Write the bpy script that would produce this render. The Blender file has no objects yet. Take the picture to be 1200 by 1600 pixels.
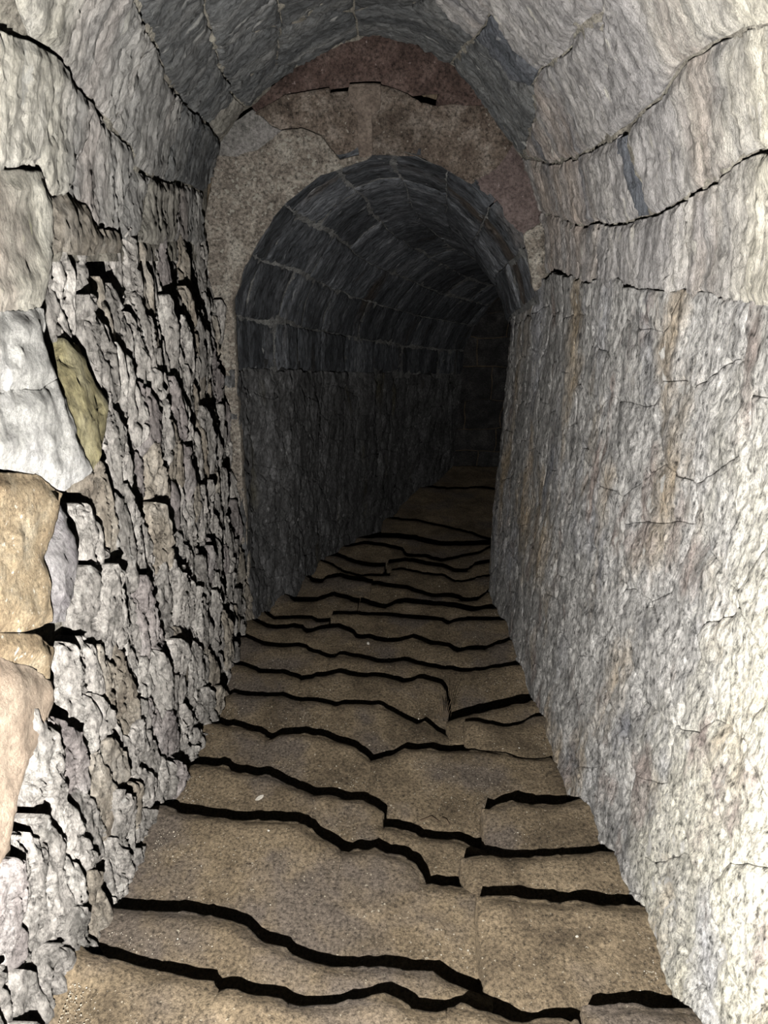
import bpy, math, random
import numpy as np
from mathutils import Vector, Matrix
from mathutils.geometry import delaunay_2d_cdt

SC = bpy.context.scene
COL = SC.collection
random.seed(7)

# ------------------------------------------------------------------ camera
H_EYE = 1.45
cam_d = bpy.data.cameras.new('camera'); cam = bpy.data.objects.new('camera', cam_d); COL.objects.link(cam)
cam_d.sensor_fit = 'VERTICAL'; cam_d.sensor_height = 24.0; cam_d.lens = 24.0*1200/1600
cam_d.clip_start = .02
cam.location = (0, 0, H_EYE)
cam.rotation_euler = (math.radians(90-31), 0, math.radians(1.5))
SC.camera = cam

# ------------------------------------------------------------------ darkness underground, one hand-held torch, exposure
world = bpy.data.worlds.new('world'); SC.world = world; world.use_nodes = True
world.node_tree.nodes['Background'].inputs[0].default_value = (.7, .8, 1, 1)
world.node_tree.nodes['Background'].inputs[1].default_value = .001
ld = bpy.data.lights.new('torch', 'POINT'); lamp = bpy.data.objects.new('torch', ld); COL.objects.link(lamp)
lamp.location = (-.19, .05, .75)
ld.energy = 365; ld.color = (1, .97, .93); ld.shadow_soft_size = .006
SC.view_settings.view_transform = 'Standard'; SC.view_settings.look = 'None'
SC.view_settings.gamma = 1; SC.view_settings.use_curve_mapping = False
SC.view_settings.exposure = 0.0
SC.cycles.max_bounces = 2; SC.cycles.diffuse_bounces = 0

# ------------------------------------------------------------------ noise (numpy)
def _hash(ix, iy, iz, seed):
    h = (ix.astype(np.int64)*374761393+iy.astype(np.int64)*668265263+iz.astype(np.int64)*2147483647+seed*974634777) & 0xffffffff
    h = ((h ^ (h >> 13))*1274126177) & 0xffffffff
    h = ((h ^ (h >> 16))*2246822519) & 0xffffffff
    return ((h ^ (h >> 15)) & 0xffffff)/float(0xffffff)*2-1
def noise(P, scale=1., seed=0):
    P = np.asarray(P, float)*scale
    if P.shape[-1] == 2: P = np.concatenate([P, np.zeros(P.shape[:-1]+(1,))], -1)
    I = np.floor(P); f = P-I; u = f*f*f*(f*(f*6-15)+10); I = I.astype(np.int64); r = 0
    for dx in (0, 1):
        for dy in (0, 1):
            for dz in (0, 1):
                w = (u[..., 0] if dx else 1-u[..., 0])*(u[..., 1] if dy else 1-u[..., 1])*(u[..., 2] if dz else 1-u[..., 2])
                r = r+w*_hash(I[..., 0]+dx, I[..., 1]+dy, I[..., 2]+dz, seed)
    return r
def fbm(P, scale, octaves=4, seed=0, gain=.5):
    r = 0; a = 1.; t = 0
    for o in range(octaves):
        r = r+a*noise(P, scale*2**o, seed+o*17); t += a; a *= gain
    return r/t
def ridge(P, scale, octaves=3, seed=0):
    r = 0; a = 1.; t = 0
    for o in range(octaves):
        r = r+a*(1-2*np.abs(noise(P, scale*2**o, seed+o*17))); t += a; a *= .5
    return r/t
def sstep(x, a, b):
    t = np.clip((x-a)/(b-a), 0, 1); return t*t*(3-2*t)

# ---- the tunnel's shape, in metres: x to the right, y along the stairs, z up ----
SLOPE = 0.384          # fall of the stairs and of the inner vault
SLOPE_V = 0.227        # fall of the near vault
YF = 3.35              # where the near vault ends and the inner, lower one begins
def _catmull(P, per=12):
    P = np.array(P, float); Q = np.vstack([2*P[0]-P[1], P, 2*P[-1]-P[-2]]); out = []
    for i in range(1, len(Q)-2):
        t = np.linspace(0, 1, per, endpoint=False)[:, None]
        a, b, c, d = Q[i-1], Q[i], Q[i+1], Q[i+2]
        out.append(.5*(2*b+(c-a)*t+(2*a-5*b+4*c-d)*t*t+(3*b-a-3*c+d)*t**3))
    return np.vstack(out+[P[-1:]])
class Profile:
    """cross-section (x, z) at YF; q is arc length, 0 at the left springing"""
    def __init__(s, pts, spring_l, spring_r):
        c = _catmull(pts); L = np.r_[0, np.cumsum(np.hypot(*np.diff(c, axis=0).T))]
        il = np.argmin(np.hypot(*(c-np.array(spring_l)).T)); ir = np.argmin(np.hypot(*(c-np.array(spring_r)).T))
        s.q = L-L[il]; s.c = c; s.qr = s.q[ir]; s.q0 = s.q[0]; s.q1 = s.q[-1]
        t = np.gradient(c, s.q, axis=0); t /= np.linalg.norm(t, axis=1)[:, None]
        s.n = np.c_[t[:, 1], -t[:, 0]]       # points into the tunnel (curve runs left wall, crown, right wall)
    def at(s, q):
        return (np.interp(q, s.q, s.c[:, 0]), np.interp(q, s.q, s.c[:, 1]), np.interp(q, s.q, s.n[:, 0]), np.interp(q, s.q, s.n[:, 1]))
P1 = Profile([(-.85,-2.2),(-.85,-1.28),(-.825,.12),(-.83,.70),(-.80,.95),(-.72,1.14),(-.56,1.29),(-.378,1.406),(-.135,1.49),(.105,1.435),(.307,1.257),(.474,1.054),(.561,.836),(.60,.6),(.61,.2),(.61,-1.28),(.61,-2.2)], (-.83,.70), (.60,.6))
P2 = Profile([(-.83,-2.2),(-.83,-1.28),(-.79,-.04),(-.768,.451),(-.674,.7),(-.495,.918),(-.346,1.028),(-.139,1.099),(.04,1.088),(.222,1.006),(.387,.86),(.507,.707),(.575,.52),(.605,.3),(.61,-.3),(.61,-1.28),(.61,-2.2)], (-.768,.451), (.575,.52))
LX = np.array([[-2,-.75],[2.3,-.755],[3.0,-.83],[3.35,-.85],[3.6,-.82],[3.95,-.67],[4.6,-.585],[5.25,-.43],[6.58,.0],[7.4,.43],[8.2,.8]])
RX = np.array([[-2,.67],[1.5,.665],[2.0,.605],[3.35,.61],[4.1,.60],[4.6,.66],[5,.77],[5.5,.94],[6,1.13],[7,1.55],[8,2.05],[10,3.0]])
LX2 = np.array([[3.0,-.83],[3.35,-.83],[3.6,-.80],[3.95,-.67],[4.6,-.585],[5.25,-.43],[6.58,.0],[7.4,.43],[8.2,.8]])
def surface(sec, y, q, h=0.):
    """point of the tunnel lining: sec 1 near, sec 2 inner; h metres proud of it"""
    P = P1 if sec == 1 else P2
    y = np.asarray(y, float); q = np.asarray(q, float)
    # below the springings q is measured along the vertical wall from the springing line of that y
    x, z, nx, nz = P.at(q)
    L = LX if sec == 1 else LX2
    dl = np.interp(y, L[:, 0], L[:, 1])-np.interp(YF, L[:, 0], L[:, 1])
    dr = np.interp(y, RX[:, 0], RX[:, 1])-.61
    w = np.clip((x+.82)/1.41, 0, 1); w = w*w*(3-2*w)
    sl = SLOPE_V if sec == 1 else SLOPE
    return np.stack([x+dl*(1-w)+dr*w+nx*h, y+0*x, z-sl*(y-YF)+nz*h], -1)


LX[:] = LX  # (lining offsets are metres from the stair axis)
VAULT = [
    ('grey',[(1.366,0.347),(1.571,0.376),(1.703,0.371),(1.881,0.318),(1.804,0.183),(1.733,0.119),(1.667,0.101),(1.63,0.155),(1.52,0.144),(1.345,0.124)]),
    ('grey',[(1.881,0.318),(2.182,0.257),(2.199,0.224),(2.128,0.141),(2.054,0.045),(1.886,0.052),(1.828,0.099),(1.733,0.119),(1.804,0.183)]),
    ('grey',[(2.2,0.219),(2.338,0.208),(2.267,0.117),(2.158,0.023),(2.054,0.045),(2.127,0.138)]),
    ('buff',[(2.338,0.208),(2.771,0.24),(2.674,0.034),(2.158,0.023),(2.267,0.117)]),
    ('grey',[(2.771,0.24),(3.217,0.245),(3.281,0.04),(2.674,0.034)]),
    ('grey',[(1.571,0.376),(1.466,0.463),(1.777,0.597),(1.897,0.554),(1.998,0.535),(2.113,0.508),(2.095,0.441),(2.111,0.418),(2.09,0.379),(2.023,0.294),(1.881,0.318),(1.703,0.371)]),
    ('grey',[(2.113,0.508),(2.166,0.503),(2.296,0.466),(2.568,0.454),(2.617,0.389),(2.554,0.285),(2.517,0.222),(2.338,0.208),(2.199,0.224),(2.182,0.257),(2.023,0.294),(2.09,0.379),(2.111,0.418),(2.095,0.441)]),
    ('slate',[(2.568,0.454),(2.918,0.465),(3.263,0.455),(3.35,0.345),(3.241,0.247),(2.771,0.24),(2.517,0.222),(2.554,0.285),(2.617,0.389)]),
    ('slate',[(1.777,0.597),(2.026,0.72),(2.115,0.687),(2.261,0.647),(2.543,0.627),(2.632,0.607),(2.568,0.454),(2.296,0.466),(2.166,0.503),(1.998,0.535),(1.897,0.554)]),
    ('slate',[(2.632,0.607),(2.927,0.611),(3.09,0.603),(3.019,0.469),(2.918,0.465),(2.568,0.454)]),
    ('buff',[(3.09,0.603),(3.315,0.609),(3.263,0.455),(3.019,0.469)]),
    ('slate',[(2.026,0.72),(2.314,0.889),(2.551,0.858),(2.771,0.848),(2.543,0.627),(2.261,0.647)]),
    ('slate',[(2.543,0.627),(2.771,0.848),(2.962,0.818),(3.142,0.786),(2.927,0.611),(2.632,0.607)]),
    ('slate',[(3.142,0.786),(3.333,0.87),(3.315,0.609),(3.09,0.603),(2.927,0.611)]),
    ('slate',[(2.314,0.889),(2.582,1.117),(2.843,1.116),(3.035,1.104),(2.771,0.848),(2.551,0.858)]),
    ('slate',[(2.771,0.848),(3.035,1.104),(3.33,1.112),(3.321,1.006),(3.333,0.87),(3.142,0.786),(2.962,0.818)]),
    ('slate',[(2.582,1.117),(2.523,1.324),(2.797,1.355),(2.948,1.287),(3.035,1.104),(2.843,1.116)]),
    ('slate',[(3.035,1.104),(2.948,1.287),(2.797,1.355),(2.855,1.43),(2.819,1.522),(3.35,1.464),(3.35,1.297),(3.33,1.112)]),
    ('lilac',[(2.523,1.324),(1.767,1.708),(1.885,1.775),(2.09,1.769),(2.195,1.78),(2.483,1.755),(2.549,1.651),(2.543,1.546),(2.819,1.522),(2.855,1.43),(2.797,1.355)]),
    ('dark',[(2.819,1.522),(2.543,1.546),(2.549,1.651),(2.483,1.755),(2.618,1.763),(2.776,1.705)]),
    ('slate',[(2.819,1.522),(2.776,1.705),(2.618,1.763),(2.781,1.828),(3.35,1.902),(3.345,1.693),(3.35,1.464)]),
    ('lilac',[(2.483,1.755),(2.195,1.78),(2.09,1.769),(1.885,1.775),(1.988,1.879),(2.054,2.012),(2.439,2.017),(2.946,1.983),(3.35,1.902),(2.781,1.828),(2.618,1.763)]),
    ('lilac',[(1.767,1.708),(1.257,1.912),(1.29,1.973),(1.38,1.96),(1.483,1.945),(1.568,1.943),(1.693,1.952),(1.829,1.986),(1.957,2.004),(2.054,2.012),(1.988,1.879),(1.885,1.775)]),
    ('lilac',[(3.35,1.902),(2.946,1.983),(2.439,2.017),(2.061,2.019),(2.021,2.126),(1.982,2.224),(2.28,2.225),(2.69,2.203),(3.35,2.126)]),
    ('dark',[(2.092,2.022),(2.013,2.022),(1.972,2.131),(1.956,2.222),(1.997,2.224),(2.035,2.132)]),
    ('lilac',[(2.008,2.023),(1.957,2.004),(1.829,1.986),(1.693,1.952),(1.568,1.943),(1.483,1.945),(1.38,1.96),(1.29,1.973),(1.324,2.128),(1.467,2.134),(1.546,2.144),(1.617,2.171),(1.708,2.182),(1.842,2.205),(1.953,2.222),(1.968,2.131)]),
    ('lilac',[(3.35,2.126),(2.69,2.203),(2.663,2.404),(3.073,2.365),(3.35,2.381)]),
    ('lilac',[(2.69,2.203),(2.28,2.225),(1.982,2.224),(1.765,2.197),(1.728,2.398),(1.97,2.406),(2.311,2.412),(2.663,2.404)]),
    ('lilac',[(1.765,2.197),(1.708,2.182),(1.617,2.171),(1.546,2.144),(1.467,2.134),(1.324,2.128),(1.279,2.396),(1.522,2.401),(1.728,2.398)]),
]
BIG_LEFT = [
    ('cream',[(1.308,0.122),(1.52,0.144),(1.63,0.153),(1.665,0.095),(1.629,-0.008),(1.56,-0.078),(1.518,-0.106),(1.367,-0.105),(1.209,-0.1)]),
    ('pale',[(1.209,-0.1),(1.367,-0.105),(1.53,-0.109),(1.515,-0.188),(1.527,-0.259),(1.427,-0.271),(1.289,-0.249),(1.14,-0.225)]),
    ('pale',[(1.14,-0.225),(1.426,-0.273),(1.532,-0.267),(1.53,-0.395),(1.568,-0.495),(1.43,-0.495),(1.34,-0.436),(1.216,-0.384),(1.077,-0.343)]),
    ('sandy',[(1.075,-0.346),(1.339,-0.438),(1.421,-0.5),(1.376,-0.552),(1.295,-0.614),(1.25,-0.756),(1.148,-0.721),(1.07,-0.681),(0.942,-0.609)]),
    ('slab',[(1.422,-0.497),(1.427,-0.555),(1.435,-0.66),(1.368,-0.752),(1.306,-0.793),(1.255,-0.759),(1.295,-0.614),(1.379,-0.553)]),
    ('peach',[(0.927,-0.64),(1.049,-0.725),(1.135,-0.807),(1.186,-0.881),(1.184,-0.927),(1.052,-0.986),(0.946,-1.048),(0.863,-1.147),(0.739,-1.036)]),
    ('olive',[(1.61,-0.184),(1.679,-0.214),(1.728,-0.374),(1.663,-0.462),(1.568,-0.495),(1.53,-0.395),(1.544,-0.262)]),
    ('rubble_warm',[(1.625,0.154),(1.668,0.105),(1.734,0.121),(1.829,0.103),(1.887,0.055),(2.054,0.045),(2.046,0.002),(1.825,-0.004),(1.677,0.003),(1.635,-0.008),(1.649,0.069)]),
    ('sandy',[(0.942,-0.609),(1.166,-0.74),(1.232,-0.815),(1.184,-0.873),(1.136,-0.804),(1.05,-0.723),(0.929,-0.637)]),
]
FACE = [
    ('red',[(-0.579,1.243),(-0.445,1.304),(-0.301,1.324),(-0.222,1.339),(-0.102,1.339),(-0.002,1.307),(0.133,1.316),(0.186,1.331),(0.268,1.301),(0.348,1.209),(0.329,1.301),(0.104,1.438),(-0.135,1.513),(-0.377,1.423),(-0.597,1.265)]),
    ('brown',[(-0.453,1.298),(-0.301,1.32),(-0.293,1.265),(-0.436,1.252)]),
    ('brown',[(-0.287,1.304),(-0.228,1.309),(-0.217,1.261),(-0.281,1.256)]),
    ('wedge',[(-0.217,1.335),(-0.105,1.335),(-0.112,1.261),(-0.142,1.235),(-0.141,1.099),(-0.18,1.092),(-0.185,1.246),(-0.221,1.289)]),
    ('brown',[(-0.592,1.238),(-0.456,1.25),(-0.286,1.252),(-0.222,1.257),(-0.19,1.235),(-0.185,1.092),(-0.262,1.075),(-0.309,1.117),(-0.34,1.162),(-0.414,1.187),(-0.491,1.176),(-0.53,1.189)]),
    ('grey2',[(-0.751,1.157),(-0.601,1.243),(-0.536,1.187),(-0.496,1.169),(-0.598,1.107),(-0.677,1.083),(-0.759,1.092)]),
    ('face',[(-0.765,1.085),(-0.678,1.078),(-0.593,1.102),(-0.491,1.169),(-0.415,1.18),(-0.343,1.156),(-0.312,1.112),(-0.267,1.068),(-0.19,1.085),(-0.144,1.089),(-0.346,1.023),(-0.495,0.918),(-0.553,0.855),(-0.756,0.954),(-0.795,0.954)]),
    ('face',[(-0.795,0.954),(-0.756,0.949),(-0.553,0.855),(-0.634,0.752),(-0.692,0.66),(-0.757,0.508),(-0.768,0.451),(-0.874,0.473),(-0.853,0.738)]),
    ('face',[(-0.887,0.464),(-0.769,0.445),(-0.789,-0.041),(-0.911,-0.043)]),
    ('face',[(-0.912,-0.049),(-0.789,-0.048),(-0.809,-0.575),(-0.941,-0.577)]),
    ('face',[(-0.942,-0.585),(-0.809,-0.583),(-0.842,-1.473),(-1.005,-1.476)]),
    ('brown',[(-0.136,1.099),(-0.138,1.23),(-0.088,1.261),(0.001,1.279),(0.049,1.239),(0.092,1.19),(0.109,1.154),(0.04,1.094)]),
    ('brown',[(0.013,1.281),(0.055,1.27),(0.11,1.259),(0.199,1.266),(0.323,1.253),(0.417,1.132),(0.352,1.049),(0.269,0.991),(0.142,1.06),(0.045,1.095),(0.116,1.154),(0.092,1.199)]),
    ('red2',[(0.36,1.049),(0.425,1.123),(0.467,1.072),(0.53,0.959),(0.572,0.848),(0.499,0.795),(0.428,0.847),(0.35,0.939),(0.28,0.987)]),
    ('face',[(0.504,0.789),(0.573,0.841),(0.629,0.628),(0.569,0.567),(0.53,0.694)]),
    ('brown',[(-0.098,1.33),(-0.004,1.305),(0.013,1.294),(0.051,1.272),(0.013,1.279),(0.001,1.277),(-0.088,1.259),(-0.11,1.259)]),
    ('brown',[(-0.587,1.238),(-0.448,1.302),(-0.456,1.247)]),
    ('red',[(0.133,1.309),(0.186,1.324),(0.261,1.296),(0.349,1.202),(0.312,1.26),(0.208,1.272),(0.12,1.266)]),
]
STEPS = [
    ('A',-0.351,0.3,[(-0.75,1.007),(-0.665,0.981),(-0.581,0.976),(-0.526,0.953),(-0.468,0.946),(-0.415,0.943),(-0.396,0.924)]),
    ('A',-0.351,0.3,[(-0.396,0.924),(-0.352,0.922),(-0.311,0.916),(-0.253,0.914),(-0.234,0.903)]),
    ('A',-0.351,0.3,[(-0.234,0.903),(-0.194,0.902),(-0.137,0.903),(-0.081,0.913),(-0.024,0.924),(0.012,0.914),(0.04,0.892),(0.089,0.887),(0.113,0.897)]),
    ('A',-0.351,0.3,[(0.113,0.897),(0.146,0.907),(0.174,0.895),(0.215,0.879),(0.256,0.875),(0.326,0.88),(0.367,0.88),(0.388,0.87),(0.407,0.881)]),
    ('A',-0.351,0.3,[(0.413,0.902),(0.457,0.908),(0.528,0.911),(0.581,0.901),(0.648,0.903)]),
    ('B',-0.468,0.81,[(-0.703,1.18),(-0.659,1.175),(-0.6,1.177),(-0.515,1.17),(-0.446,1.164),(-0.384,1.143),(-0.351,1.112),(-0.302,1.092),(-0.251,1.071),(-0.186,1.055),(-0.129,1.038),(-0.09,1.042),(-0.035,1.051),(0.035,1.041),(0.098,1.043),(0.121,1.025),(0.146,1.011)]),
    ('C',-0.474,0.81,[(0.215,1.241),(0.292,1.242),(0.359,1.232),(0.401,1.235),(0.442,1.226),(0.495,1.236),(0.551,1.225),(0.617,1.221),(0.681,1.221)]),
    ('D',-0.598,0.951,[(-0.74,1.6),(-0.688,1.579),(-0.625,1.569),(-0.522,1.56),(-0.42,1.553),(-0.339,1.548),(-0.289,1.545),(-0.246,1.51),(-0.184,1.478),(-0.169,1.461)]),
    ('D',-0.598,0.951,[(-0.169,1.461),(-0.144,1.453),(-0.106,1.462),(-0.068,1.474),(-0.028,1.449),(0.01,1.444),(0.057,1.418),(0.076,1.383),(0.084,1.355),(0.13,1.352),(0.158,1.349)]),
    ('E',-0.598,1.161,[(0.191,1.436),(0.229,1.443),(0.283,1.455),(0.324,1.446),(0.401,1.452),(0.498,1.461),(0.595,1.474),(0.654,1.478),(0.681,1.474)]),
    ('F',-0.722,1.289,[(-0.746,1.875),(-0.713,1.881),(-0.643,1.877),(-0.557,1.845),(-0.453,1.834),(-0.381,1.8),(-0.322,1.772),(-0.288,1.762)]),
    ('F',-0.722,1.289,[(-0.288,1.762),(-0.233,1.763),(-0.177,1.746),(-0.111,1.743),(-0.067,1.718),(-0.044,1.685),(-0.045,1.636)]),
    ('F',-0.722,1.289,[(-0.045,1.633),(-0.011,1.634),(0.031,1.621),(0.083,1.603),(0.145,1.6),(0.196,1.596),(0.236,1.579),(0.252,1.567)]),
    ('G',-0.702,1.376,[(0.286,1.701),(0.307,1.697),(0.341,1.713),(0.386,1.734),(0.448,1.721),(0.492,1.727),(0.556,1.726),(0.612,1.74),(0.668,1.752)]),
    ('H',-0.845,1.507,[(-0.764,2.195),(-0.696,2.18),(-0.617,2.172),(-0.549,2.147),(-0.507,2.118)]),
    ('H',-0.845,1.507,[(-0.507,2.118),(-0.459,2.136),(-0.371,2.138),(-0.294,2.13),(-0.217,2.1),(-0.158,2.079),(-0.139,2.047),(-0.101,2.014)]),
    ('H',-0.845,1.507,[(-0.101,2.014),(-0.072,2.024),(-0.029,2.041),(0.025,2.08),(0.094,2.082),(0.167,2.071),(0.241,2.076),(0.34,2.076),(0.412,2.065),(0.483,2.045),(0.543,2.04),(0.581,2.051),(0.606,2.027)]),
    ('I',-0.955,1.954,[(-0.751,2.46),(-0.726,2.472),(-0.667,2.458),(-0.581,2.449),(-0.512,2.458),(-0.468,2.44),(-0.429,2.422)]),
    ('I',-0.955,1.954,[(-0.429,2.422),(-0.383,2.431),(-0.327,2.425),(-0.27,2.403),(-0.215,2.416),(-0.146,2.414),(-0.091,2.416),(-0.008,2.373),(0.074,2.309),(0.114,2.325),(0.166,2.273),(0.217,2.239),(0.257,2.24)]),
    ('J',-0.878,1.954,[(0.266,2.247),(0.319,2.263),(0.357,2.25),(0.42,2.234),(0.486,2.243),(0.556,2.283),(0.622,2.292)]),
    ('K',-1.04,2.179,[(-0.779,2.752),(-0.725,2.74),(-0.657,2.697),(-0.551,2.696),(-0.488,2.671),(-0.448,2.634)]),
    ('K',-1.04,2.179,[(-0.449,2.647),(-0.432,2.656),(-0.368,2.67),(-0.28,2.694),(-0.16,2.684),(-0.055,2.679),(0.019,2.642),(0.109,2.67),(0.196,2.638),(0.21,2.614),(0.215,2.533)]),
    ('K',-0.95,2.179,[(0.205,2.319),(0.249,2.341),(0.318,2.369),(0.401,2.39),(0.487,2.426),(0.574,2.458)]),
    ('L',-1.135,2.174,[(-0.797,3.051),(-0.736,3.022),(-0.692,2.994),(-0.599,2.986),(-0.518,2.993),(-0.432,2.947),(-0.348,2.911)]),
    ('L',-1.135,2.174,[(-0.348,2.911),(-0.301,2.931),(-0.204,2.919),(-0.107,2.884),(-0.075,2.88),(0.019,2.902),(0.114,2.871),(0.208,2.846),(0.301,2.831),(0.395,2.838),(0.524,2.873),(0.594,2.884)]),
    ('M',-1.228,2.771,[(-0.812,3.318),(-0.711,3.238),(-0.624,3.241),(-0.537,3.243),(-0.498,3.206)]),
    ('M',-1.228,2.771,[(-0.498,3.206),(-0.432,3.24),(-0.329,3.259),(-0.275,3.223),(-0.237,3.176),(-0.151,3.163),(-0.082,3.149),(-0.014,3.151),(0.071,3.179),(0.162,3.13),(0.256,3.117),(0.304,3.078)]),
    ('M',-1.228,2.771,[(0.304,3.078),(0.355,3.099),(0.448,3.091),(0.51,3.139),(0.608,3.172)]),
    ('N',-1.335,3.018,[(-0.801,3.529),(-0.722,3.448),(-0.624,3.463),(-0.513,3.46),(-0.455,3.432),(-0.401,3.439)]),
    ('N',-1.335,3.018,[(-0.392,3.504),(-0.24,3.514),(-0.092,3.506),(0.093,3.475),(0.221,3.467),(0.274,3.428)]),
    ('N',-1.335,3.018,[(0.274,3.428),(0.367,3.465),(0.496,3.474),(0.599,3.477)]),
    ('O',-1.436,3.368,[(-0.716,3.813),(-0.637,3.75),(-0.531,3.76),(-0.419,3.828),(-0.336,3.791),(-0.255,3.754)]),
    ('O',-1.436,3.368,[(-0.248,3.761),(-0.176,3.731),(-0.097,3.701),(-0.02,3.741),(0.058,3.756),(0.215,3.747),(0.331,3.725),(0.437,3.684)]),
    ('O',-1.436,3.368,[(0.437,3.684),(0.505,3.717),(0.602,3.726)]),
    ('P',-1.575,3.624,[(-0.681,4.288),(-0.587,4.149),(-0.534,4.129)]),
    ('P',-1.575,3.624,[(-0.534,4.129),(-0.497,4.188),(-0.412,4.205),(-0.323,4.171),(-0.194,4.138)]),
    ('P',-1.575,3.624,[(-0.193,4.124),(-0.108,4.112),(0.062,4.081),(0.207,4.008),(0.332,4.011),(0.399,3.959)]),
    ('P',-1.575,3.624,[(0.399,3.959),(0.495,3.975),(0.572,4.059)]),
    ('Q',-1.709,3.899,[(-0.635,4.626),(-0.487,4.532),(-0.388,4.439),(-0.296,4.403),(-0.071,4.416),(-0.063,4.479),(0.019,4.497),(0.155,4.453),(0.29,4.426),(0.377,4.359),(0.443,4.354),(0.583,4.426)]),
    ('R',-1.797,4.294,[(-0.462,4.777),(-0.336,4.688),(-0.216,4.641),(-0.122,4.652)]),
    ('R',-1.797,4.294,[(-0.099,4.694),(0.019,4.739),(0.209,4.685),(0.326,4.655),(0.403,4.601),(0.487,4.603),(0.54,4.686),(0.662,4.731)]),
    ('S',-1.946,4.541,[(-0.417,5.144),(-0.29,5.176),(-0.135,5.151),(0.004,5.09),(0.05,5.001)]),
    ('S',-1.946,4.541,[(0.05,5.001),(0.171,5.013),(0.245,4.971),(0.319,4.946),(0.473,5.021),(0.601,5.06),(0.726,5.155)]),
    ('T',-2.086,4.886,[(-0.279,5.478),(-0.062,5.494),(0.128,5.459),(0.314,5.385),(0.405,5.378),(0.771,5.407)]),
    ('U',-2.311,5.318,[(-0.132,6.177),(0.139,6.138),(0.316,6.063),(0.463,6.022),(0.661,5.917),(0.834,5.783)]),
    ('V',-3.162,5.723,[(0.334,8.236),(0.516,8.273),(0.608,8.211),(0.728,8.263),(0.928,8.316),(1.077,8.224),(1.224,8.133)]),
]


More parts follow.
